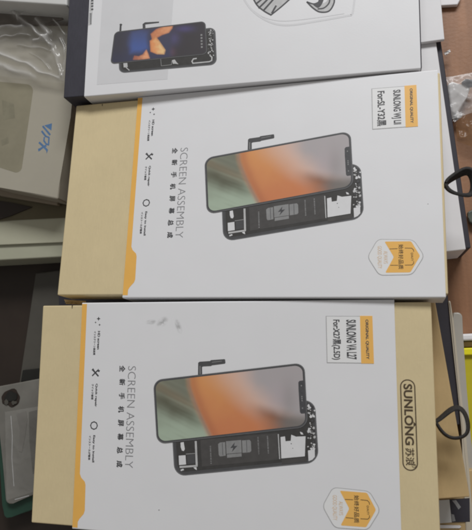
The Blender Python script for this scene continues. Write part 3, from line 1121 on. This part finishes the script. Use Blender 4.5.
# ------------------------------------------------------------------ tan box under the front box
zt = Z3 - T_BOX * MM - 0.0015
p0, p1 = at(470, 497, zt), at(439, 322.6, zt)
ang = math.atan2(p1.y - p0.y, p1.x - p0.x) - math.pi / 2
rg = rect(p0.x, p0.y, 0.17, 0.125, ang)
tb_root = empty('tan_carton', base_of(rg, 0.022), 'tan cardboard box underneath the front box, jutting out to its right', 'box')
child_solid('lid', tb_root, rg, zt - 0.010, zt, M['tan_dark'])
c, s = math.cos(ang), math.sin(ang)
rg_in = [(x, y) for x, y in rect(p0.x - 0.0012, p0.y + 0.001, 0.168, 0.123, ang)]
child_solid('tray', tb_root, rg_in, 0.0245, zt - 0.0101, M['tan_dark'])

# printed carton peeping out below it
zl = 0.024
rg = ring_at(zl, (469.9, 522.5), (469.5, 486), (400, 490), (400, 526.5))
pb = empty('printed_carton', base_of(rg, 0), 'flat grey and black printed carton peeping out at the lower right', 'box')
rgc = ring_at(zl, (476, 540), (474, 470), (380, 476), (380, 548))
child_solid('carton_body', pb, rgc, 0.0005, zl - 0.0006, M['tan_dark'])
m = MB()


def W_(z, *pix):
    inv = pb.matrix_world.inverted()
    return [tuple((inv @ at(x, y, z))[i] * 1000 for i in (0, 1)) for x, y in pix]


zloc = (zl - pb.matrix_world.translation.z) * 1000
m.slab(W_(zl, (436, 500.5), (449.4, 499.6), (451.8, 522.4), (436, 523.6)), zloc - 0.3, zloc, 0)
m.slab(W_(zl, (449.4, 499.6), (469.6, 498), (470, 521.8), (451.8, 522.4)), zloc - 0.3, zloc + 0.02, 1)
m.flat(W_(zl, (452, 500.5), (456, 500), (461, 507), (458.5, 509.6), (455, 504)), zloc + 0.05, 2)
m.flat(W_(zl, (451.4, 514), (454, 514.6), (455.6, 521), (452.2, 521.6)), zloc + 0.05, 2)
m.slab(W_(zl, (436, 524.8), (460, 525.4), (461.2, 526.6), (459.6, 528), (436, 528)), zloc - 0.3, zloc + 0.3, 3)
m.build('print_panel', [M['grey_card'], M['navy_front'], M['ph_grey'], M['white_card']], pb)

# ------------------------------------------------------------------ navy box and plastic tray rims on the right
zn = 0.0225
rg = ring_at(zn, (447.6, 292), (450.2, 322), (453.6, 352), (457.2, 388), (460.4, 425), (420, 430), (64, 430), (58, 291))  # left part added under the boxes so the gap between them looks dark
nb = bevel_solid('navy_carton', rg, 0.0005, zn, M['navy_front'], None, 0.0008)
tag(nb, 'dark navy carton beside the pale plastic rim, its left part added to darken the gap between the boxes', 'box')

M['pale_plastic'] = material('pale_plastic', A(176, 168, 152, 1.2), 0.32, 0.05, 30, 0.1, 300, spec=0.5)
M['pale_plastic2'] = material('milky_plastic', A(158, 154, 146, 1.2), 0.3, 0.06, 30, 0.1, 300, spec=0.5)
zr = 0.020
ta = base_of(ring_at(zr, (459, 400)), 0)
tr = empty('plastic_tray', ta, 'long milky plastic tray with a double rim along the right edge', 'tray')


def inner_ring(z, pix):
    return ring_at(z, *pix)


def corner(pix_c, r, a0, a1, n=6):
    return [(pix_c[0] + r * math.cos(math.radians(a0 + (a1 - a0) * k / n)), pix_c[1] + r * math.sin(math.radians(a0 + (a1 - a0) * k / n))) for k in range(n + 1)]


child_solid('inner_rim', tr, ring_at(0.024, (448.2, 300.6), (450.6, 300.6), (453.6, 320), (457.0, 352), (460.8, 388), (465.5, 430), (470, 480), (475, 540), (466, 540), (463.4, 480), (461.6, 430), (457.4, 388), (453.4, 352), (450.2, 320)), 0.0005, 0.024, M['pale_plastic'], 0.0008)
child_solid('outer_rim', tr, ring_at(0.019, *(corner((457.4, 317.5), 5.2, -90, -8) + [(463.4, 340), (466.6, 388), (471.2, 440), (476, 480), (482, 540), (474, 540), (470, 480), (465.5, 430), (460.8, 388), (457.0, 352), (454.4, 330), (453.2, 318), (453.2, 312.5)])), 0.0005, 0.019, M['pale_plastic2'], 0.0008)

# yellow box with a white lid edge
M['yellow'] = material('glossy_yellow', (0.86, 0.78, 0.02), 0.3, 0.04, 60, spec=0.5)
M['yellow_shade'] = material('shaded_yellow', (0.52, 0.45, 0.025), 0.45, 0.05, 60)  # the same yellow darkened to paint the shadow inside the lip
rg = ring_at(0.012, (463, 341), (520, 338), (520, 420), (468, 420))
yb = empty('yellow_box', base_of(rg, 0), 'bright yellow box with a white lid at the right edge', 'box')
child_solid('body', yb, ring_at(0.012, (462.8, 354.5), (520, 352), (520, 470), (469, 470)), 0.0005, 0.012, M['yellow_shade'], 0.0008)
child_solid('front_lip', yb, ring_at(0.0145, (463.0, 348.0), (520, 346), (520, 353.8), (463.3, 355.4)), 0.0005, 0.0145, M['yellow'], 0.0008)
child_solid('lid', yb, ring_at(0.017, (461.5, 334.0), (520, 331), (520, 338.8), (462.0, 341.0)), 0.0005, 0.017, M['white_card'], 0.0012)
child_solid('tan_strip', yb, ring_at(0.011, (462.0, 341.8), (520, 339), (520, 346), (462.6, 347.4)), 0.0005, 0.011, M['tan_dark'], 0.0006)  # tan strip between the white lid and the yellow lip

# ------------------------------------------------------------------ little plastic bags on the table, right
M['clear'] = material('thin_clear_film', (0.80, 0.80, 0.80), 0.18, 0.05, 60, spec=0.6, alpha=0.28)
M['foil'] = material('silvery_pouch', (0.60, 0.58, 0.57), 0.28, 0.12, 90, 0.5, 160, spec=0.6)


def crumple(name, z, quad, nx, ny, amp, freq, seed, mat, parent=None, edge=0.0, ridged=False, aniso=None):
    """thin crumpled film lying over a pixel quad TL TR BR BL"""
    W3 = [at(x, y, z) for x, y in quad]
    v, f = [], []
    for j in range(ny + 1):
        for i in range(nx + 1):
            s, t = i / nx, j / ny
            js = 0.03 * noise.noise(Vector((t * 6, seed, 0)))
            p = (W3[0] * (1 - s) + W3[1] * s) * (1 - t) + (W3[3] * (1 - s) + W3[2] * s) * t
            q = Vector((p.x * freq, p.y * freq, seed))
            if aniso:
                c_, s_ = math.cos(aniso[2]), math.sin(aniso[2])
                wob = 0.25 * noise.noise(Vector((p.x * 30, p.y * 30, 5)))
                q = Vector(((p.x * c_ - p.y * s_) * freq * aniso[0] + wob, (p.x * s_ + p.y * c_) * freq * aniso[1] + wob, seed))
            h = noise.noise(q) + 0.5 * noise.noise(q * 2.3) + 0.25 * noise.noise(q * 5.1)
            if ridged:
                h = 1.2 - 2.2 * abs(noise.noise(q)) - 0.8 * abs(noise.noise(q * 2.4 + Vector((3, 1, 0)))) - 0.35 * abs(noise.noise(q * 5.5))
            ed = min(s, 1 - s, t, 1 - t)
            p = p + Vector((js * 0.02, js * 0.02, amp * h * min(1, 0.25 + ed * 6)))
            v.append(tuple(p))
    for j in range(ny):
        for i in range(nx):
            a0 = j * (nx + 1) + i
            f.append((a0, a0 + nx + 1, a0 + nx + 2, a0 + 1))
    me = bpy.data.meshes.new(name)
    me.from_pydata(v, [], f)
    o = link(name, me, mat, parent, smooth=True)
    if parent:
        o.matrix_parent_inverse = parent.matrix_world.inverted()
    return o


rb = empty('small_pouch', base_of(ring_at(0.004, (458, 97)), 0), 'small silvery plastic pouch with dark corner lying on the brown table', 'pouch')
m = MB()
pts = [(447.4, 84), (452, 81), (462, 84.5), (471, 86.6), (467, 97), (459, 110.5), (454.5, 113.6), (451.6, 112)]
o = bevel_solid('pouch', ring_at(0.008, *pts), 0.0008, 0.008, M['foil'], rb, 0.0012)
o.matrix_parent_inverse = rb.matrix_world.inverted()
o = solid('dark_corner', 0.0095, 0.003, [(461.5, 82), (465.5, 78.5), (475, 79.4), (475, 85.0), (468, 86.6)], M['navy_front'], bev=0.0006)
o.parent = rb
o.matrix_parent_inverse = rb.matrix_world.inverted()
o = crumple('film', 0.012, [(443, 78), (478, 72), (474, 112), (450, 120)], 30, 34, 0.0018, 80, 2.0, M['clear'], rb, ridged=True)

rb2 = crumple('plastic_scrap', 0.006, [(452.5, 114), (462, 112), (462.5, 117), (454, 122.5)], 16, 16, 0.003, 220, 6.0, M['foil'])
tag(rb2, 'small crumpled silver scrap below the pouch on the table', 'scrap')
rb3 = crumple('plastic_scrap', 0.006, [(443.5, 53), (450, 49.5), (450.5, 52), (446, 55.5)], 10, 10, 0.002, 260, 9.0, M['foil'])
tag(rb3, 'tiny pale plastic flake beside the dark box edge above the pouch', 'scrap')
M['amber_film'] = material('brown_film', A(120, 84, 44), 0.25, 0.15, 60, spec=0.5, alpha=0.35)
rb4 = crumple('film_sheet', 0.006, [(455.5, 124), (476, 98), (480, 150), (457, 141)], 34, 34, 0.0016, 70, 12.0, M['amber_film'], ridged=True)
tag(rb4, 'crumpled clear brownish film on the table right of the dark box edge', 'film')
rb5 = solid('metal_clip', 0.005, 0.004, [(467.5, 212), (473, 209), (476, 226), (469.5, 222), (468.2, 217)], material('greenish_grey', (0.10, 0.11, 0.09), 0.4, 0.3, 200), bev=0.0008)
tag(rb5, 'dark greenish clip on the table at the right edge below the ribbon loop', 'clip')

# ------------------------------------------------------------------ left side clutter
M['dark_sheet'] = material('dark_brown_sheet', (0.030, 0.021, 0.016), 0.5, 0.15, 30, 0.15, 400)  # plain dark brown layer over the left of the table
mb_ = solid('dark_sheet', 0.002, 0.0015, [(-60, -60), (78, -60), (78, 240), (100, 560), (-60, 560)], M['dark_sheet'], bev=0.0004)
tag(mb_, 'dark brown sheet covering the table under everything on the left', 'board')

# cream container: lower tray and lid
M['cream'] = material('cream_plastic', A(126, 125, 110, 2.15), 0.4, 0.04, 30, 0.08, 300, spec=0.4)
M['cream2'] = material('cream_plastic_tray', A(136, 136, 120, 1.62), 0.4, 0.04, 30, 0.08, 300, spec=0.4)
cr = empty('cream_container', base_of(ring_at(0.02, (20, 235)), 0.0022), 'wide cream plastic container with a lid, just left of the middle box', 'container')
child_solid('lid', cr, ring_at(0.028, (-60, 247.5), (66, 242.2), (90, 150), (-60, 150)), 0.0266, 0.028, M['cream'], 0.0005)
child_solid('base', cr, ring_at(0.0262, (-60, 263.5), (62, 257.0), (90, 160), (-60, 160)), 0.0022, 0.0262, M['cream2'], 0.0009)
tag(solid('dark_sleeve', 0.0300, 0.0016, [(-30, 228), (-30, 196), (14, 203), (32, 207), (10, 216)], M['dark_sheet'], bev=0.0004),
    'small dark brown flap lying on the cream container', 'flap')
M['olive'] = material('shadow_olive', A(82, 76, 58, 1.45), 0.6, 0.08, 40)  # dark olive paints the shadow the package throws on the container
tag(solid('shadow_strip', 0.0290, 0.0008, [(-30, 223), (20, 219.6), (66, 217.5), (70, 190), (-30, 180)], M['olive'], bev=0.0002),
    'olive grey strip painting the shadow of the windowed package on the cream container', 'card')

# white package with a grey window and a blue mark
M['pkg'] = material('package_dim_white', A(149, 144, 131, 1.3), 0.38, 0.03, 25, 0.1, 250, spec=0.45)  # white package, base colour greyed to carry the dim light here
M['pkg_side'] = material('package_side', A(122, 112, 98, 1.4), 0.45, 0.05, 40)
M['window'] = material('grey_window', A(120, 115, 98, 1.4), 0.22, 0.10, 45, 0.1, 200, spec=0.5)
M['blue_ink'] = material('blue_ink', A(74, 104, 140, 1.35), 0.5, 0.15, 500)
zp = 0.048
pk = empty('windowed_package', base_of(ring_at(zp, (20, 140)), 0.0305), 'off-white package with a grey window and blue printed mark, left of the boxes', 'package')
ringp = [(-60, 171), (0, 187.5), (57.5, 199.4), (60, 180), (70.5, 118), (76, 60), (80, 25), (-60, 25)]
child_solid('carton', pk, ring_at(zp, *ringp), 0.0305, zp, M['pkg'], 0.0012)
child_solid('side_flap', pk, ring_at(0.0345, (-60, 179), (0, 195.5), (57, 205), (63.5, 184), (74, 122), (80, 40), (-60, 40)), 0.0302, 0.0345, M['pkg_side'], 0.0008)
rwin = ring_at(zp, *(corner((26.2, 91), 6.8, -85, 8) + corner((16.0, 166.5), 6.0, 10, 100) + [(-30, 158), (-30, 79)]))
m = MB()
inv = pk.matrix_world.inverted()


def PK(*pix, z=zp):
    return [tuple((inv @ at(x, y, z))[i] * 1000 for i in (0, 1)) for x, y in pix]


zl_ = (zp - pk.matrix_world.translation.z) * 1000
m.slab(PK(*(corner((26.2, 91), 6.8, -85, 8) + corner((16.0, 166.5), 6.0, 10, 100) + [(-30, 158), (-30, 79)])), zl_ - 0.3, zl_ + 0.05, 0)
for pts in ([(2, 100), (14, 104), (15, 118), (3, 120)], [(6, 112), (13, 110), (14, 117), (8, 119)], [(1, 140), (8, 137), (9, 143), (2, 146)]):
    m.flat(PK(*pts), zl_ + 0.07 + 0.002 * pts[0][0] / 6, 1)
m.build('window', [M['window'], material('window_part', A(113, 109, 93, 1.4), 0.3, 0.12, 120)], pk)
m = MB()


def lg(*pts):
    return PK(*[(30 + x / 13.27, 120 + y / 13.27) for x, y in pts])


m.flat(lg((190, 72), (292, 44), (284, 140)), zl_ + 0.05)
m.line(lg((172, 84), (265, 195)), 1.2, zl_ + 0.05)
m.line(lg((158, 150), (208, 215)), 1.2, zl_ + 0.055)
m.line(lg((208, 215), (252, 232), (246, 330)), 1.0, zl_ + 0.058)
m.line(lg((190, 232), (185, 275), (215, 318), (248, 330)), 1.0, zl_ + 0.06)
m.line(lg((125, 300), (180, 350), (222, 395)), 1.3, zl_ + 0.065)
m.line(lg((212, 340), (170, 362), (118, 398)), 1.3, zl_ + 0.07)
m.flat(lg((108, 380), (150, 376), (142, 400), (112, 418)), zl_ + 0.08)
m.flat(lg((212, 385), (240, 395), (222, 445)), zl_ + 0.08)
m.build('blue_mark', M['blue_ink'], pk)

# clear wrap bunched over the upper part of that package
fm = bpy.data.materials.new('clear_wrap')
fm.use_nodes = True
nt = fm.node_tree
b = nt.nodes["Principled BSDF"]
b.inputs["Roughness"].default_value = 0.14
b.inputs["Specular IOR Level"].default_value = 0.8
vc = nt.nodes.new("ShaderNodeVertexColor")
vc.layer_name = "Col"
nt.links.new(vc.outputs["Color"], b.inputs["Base Color"])
nt.links.new(vc.outputs["Alpha"], b.inputs["Alpha"])
FOLDS = [  # pixel polyline, width px, height, added whiteness
    ([(8, 6), (20, 17), (30, 27), (44, 38), (52, 46)], 3.2, 0.9, 0.30),
    ([(19, 20), (25, 13), (34, 10), (46, 11), (60, 15)], 1.3, 0.5, 0.28),
    ([(38, 20), (44, 27), (49, 36), (43, 41), (35, 42)], 3.6, 0.8, 0.34),
    ([(-12, 41), (4, 38), (18, 35), (30, 36)], 1.0, 0.5, 0.35),
    ([(-12, 30), (6, 28), (22, 27)], 3.5, 0.7, 0.26),
    ([(-14, 51), (8, 57), (28, 65), (46, 74), (60, 79)], 3.4, 0.9, 0.42),
    ([(-14, 60), (12, 70), (34, 77)], 4.5, 0.5, 0.30),
    ([(54, 20), (60, 27), (66, 35)], 0.9, 0.4, 0.45),
    ([(52, 46), (58, 60), (63, 76)], 3.0, 0.6, 0.22),
    ([(20, 46), (36, 47), (52, 52)], 1.4, 0.4, 0.16),
    ([(62, 40), (66, 60), (64, 80)], 1.6, 0.4, 0.22),
    ([(30, 52), (42, 60), (50, 70)], 1.2, 0.4, 0.16),
]


def fold_value(x, y):
    hgt, wht = 0.0, 0.0
    wx = x + 2.2 * noise.noise(Vector((x * 0.09, y * 0.09, 1)))
    wy = y + 2.2 * noise.noise(Vector((x * 0.09, y * 0.09, 9)))
    for pts, wd, h, a in FOLDS:
        best = 1e9
        for (x0, y0), (x1, y1) in zip(pts, pts[1:]):
            dx, dy = x1 - x0, y1 - y0
            t = max(0, min(1, ((wx - x0) * dx + (wy - y0) * dy) / (dx * dx + dy * dy)))
            best = min(best, math.hypot(wx - x0 - t * dx, wy - y0 - t * dy))
        e = math.exp(-(best / (0.72 * wd)) ** 2)
        hgt += h * e
        wht += a * e
    return hgt, wht


NX, NY = 150, 130
wv, wf, wc = [], [], []
for j in range(NY + 1):
    for i in range(NX + 1):
        s_, t_ = i / NX, j / NY
        px_ = -30 + s_ * (72 + 30)
        py_ = 7 + t_ * (84 - 7 - 10 * (1 - s_))
        py_ += 1.6 * noise.noise(Vector((s_ * 5, 3.1, 0))) * (1 if t_ > 0.5 else 0.4)
        hgt, wht = fold_value(px_, py_)
        p = at(px_, py_, 0.053)
        low = noise.noise(Vector((p.x * 45, p.y * 60, 2))) + 0.45 * noise.noise(Vector((p.x * 130, p.y * 170, 6))) + 0.30 * (0.5 - abs(noise.noise(Vector((p.x * 260, p.y * 210, 4)))))
        ed = min(1, min(s_, 1 - s_, t_, 1 - t_) * 9 + 0.15)
        wv.append((p.x, p.y, p.z + (0.0032 * hgt + 0.0014 * low) * ed))
        g_ = 0.50 + 0.3 * min(1, wht)
        wc.append((g_, g_ * 0.985, g_ * 0.96, max(0.05, min(0.85, (0.13 + 0.10 * low + 1.15 * wht) * (0.35 + 0.65 * ed)))))
for j in range(NY):
    for i in range(NX):
        a0 = j * (NX + 1) + i
        wf.append((a0, a0 + NX + 1, a0 + NX + 2, a0 + 1))
me = bpy.data.meshes.new('plastic_wrap')
me.from_pydata(wv, [], wf)
ca = me.color_attributes.new("Col", 'FLOAT_COLOR', 'POINT')
for i, c_ in enumerate(wc):
    ca.data[i].color = c_
wr = link('plastic_wrap', me, fm, None, True)
tag(wr, 'crumpled clear plastic wrap bunched at the upper left', 'wrap')
# dark strip painting the shaded gap behind it, and the pale box at the very top
tag(solid('dark_gap', 0.0505, 0.002, [(-40, 4), (66, 9), (62, 19), (36, 24), (12, 23), (-40, 21)], material('dark_gap_grey', A(78, 70, 62, 1.4), 0.5, 0.1, 60), bev=0.0006),
    'dark grey strip standing in for the shaded gap under the clear wrap at the top left', 'pouch')
tag(solid('pale_box', 0.066, 0.03, [(-40, -1.5), (66.8, 5.4), (68, -60), (-40, -60)], M['grey_card'], bev=0.001),
    'pale grey box at the top left corner behind the wrap', 'box')

# dark grey panel, black block, phone back on a green card
M['dgrey'] = material('dark_grey_panel', (0.08, 0.075, 0.064), 0.4, 0.08, 40, 0.1, 300)
tag(solid('grey_panel', 0.007, 0.0048, [(35.4, 273), (60, 270), (60, 388), (18.6, 386)], M['dgrey'], bev=0.0008),
    'dark grey flat panel on the brown sheet left of the front box', 'panel')
M['blk'] = material('black_plastic', (0.016, 0.016, 0.014), 0.45, 0.2, 100)
tag(solid('black_block', 0.0100, 0.0026, [(22.4, 370), (60, 366), (60, 378.6), (20.4, 382)], M['blk'], bev=0.0006),
    'black plastic bar lying across the grey panel', 'bar')
M['back'] = material('grey_phone_back', (0.165, 0.158, 0.140), 0.22, 0.22, 26, 0.15, 120, spec=0.6)
M['back_low'] = material('grey_phone_back_film', (0.15, 0.14, 0.125), 0.2, 0.3, 18, 0.3, 60, spec=0.6)
M['green'] = material('green_card', (0.022, 0.062, 0.042), 0.5, 0.15, 60)
zb = 0.0155
pbk = empty('back_panel', base_of(ring_at(zb, (20, 440)), 0.012), 'grey phone back panel with a round camera hole, left of the front box', 'phone part')
child_solid('plate', pbk, ring_at(zb, *([(-3, 386.6), (45, 377.5), (45, 490.0)] + corner((10.5, 499), 5.2, 60, 175, 5) + [(2, 455), (-3, 410)])), 0.0122, zb, M['back'], 0.0008)
m = MB()
inv = pbk.matrix_world.inverted()
zloc = (zb - pbk.matrix_world.translation.z) * 1000
def blob(cx_, cy_, rx, ry, seed, k_=0.22, n_=30):
    out = []
    for k in range(n_):
        a = 2 * math.pi * k / n_
        r_ = 1 + k_ * noise.noise(Vector((math.cos(a) * 1.3, math.sin(a) * 1.3, seed)))
        out.append((cx_ + rx * r_ * math.cos(a), cy_ + ry * r_ * math.sin(a)))
    return out


def PB_(pix):
    return [tuple((inv @ at(x, y, zb))[i] * 1000 for i in (0, 1)) for x, y in pix]


m.slab(PB_(blob(10.8, 398.6, 9.6, 8.6, 3.0, 0.35)), zloc - 0.5, zloc + 0.25, 0)
m.slab(PB_(blob(11.6, 396.6, 6.0, 5.2, 7.0, 0.4)), zloc - 0.5, zloc + 0.7, 1)
m.slab(PB_(blob(14.5, 402.5, 2.4, 2.0, 9.0, 0.5)), zloc - 0.5, zloc + 1.0, 2)
m.slab(PB_(blob(7.0, 402.2, 1.8, 2.6, 12.0, 0.5)), zloc - 0.5, zloc + 0.9, 2)
m.build('camera_hole', [M['dark_sheet'], M['blk'], M['dgrey']], pbk)
m = MB()
m.slab(PB_([(17, 414), (26, 411), (27.5, 420), (25, 438), (22, 452), (19, 451), (20, 430)]), zloc - 0.3, zloc + 0.35, 0)
m.slab(PB_([(29, 412), (37, 410), (37, 470), (33, 474), (29.5, 440)]), zloc - 0.3, zloc + 0.25, 1)
m.line(PB_([(11, 416), (12.4, 436), (12, 458), (14, 486)]), 0.5, zloc + 0.1, 2)
m.line(PB_([(15, 499.5), (24, 497), (29, 495.6)]), 0.5, zloc + 0.1, 2)
m.build('film_layer', [M['back_low'], M['dgrey'], M['ph_lgrey']], pbk)
tag(solid('green_card', 0.0118, 0.0090, [(-2, 395), (44, 390), (44, 503), (30, 511), (12, 517)] + [(6.6, 518.6), (3.8, 516), (2.2, 505), (-1, 450)], M['green'], bev=0.0008),
    'dark green card under the grey phone back at the lower left', 'card')
cf = crumple('clear_bag', 0.0215, [(5, 412), (52, 404), (52, 486), (7, 500)], 50, 90, 0.0016, 34, 21.0, material('clear_bag_film', (0.42, 0.41, 0.38), 0.2, 0.1, 60, spec=0.6, alpha=0.20), ridged=True)
tag(cf, 'thin clear bag lying on the grey phone back', 'bag')

# torn scrap of card between the two tan drawers
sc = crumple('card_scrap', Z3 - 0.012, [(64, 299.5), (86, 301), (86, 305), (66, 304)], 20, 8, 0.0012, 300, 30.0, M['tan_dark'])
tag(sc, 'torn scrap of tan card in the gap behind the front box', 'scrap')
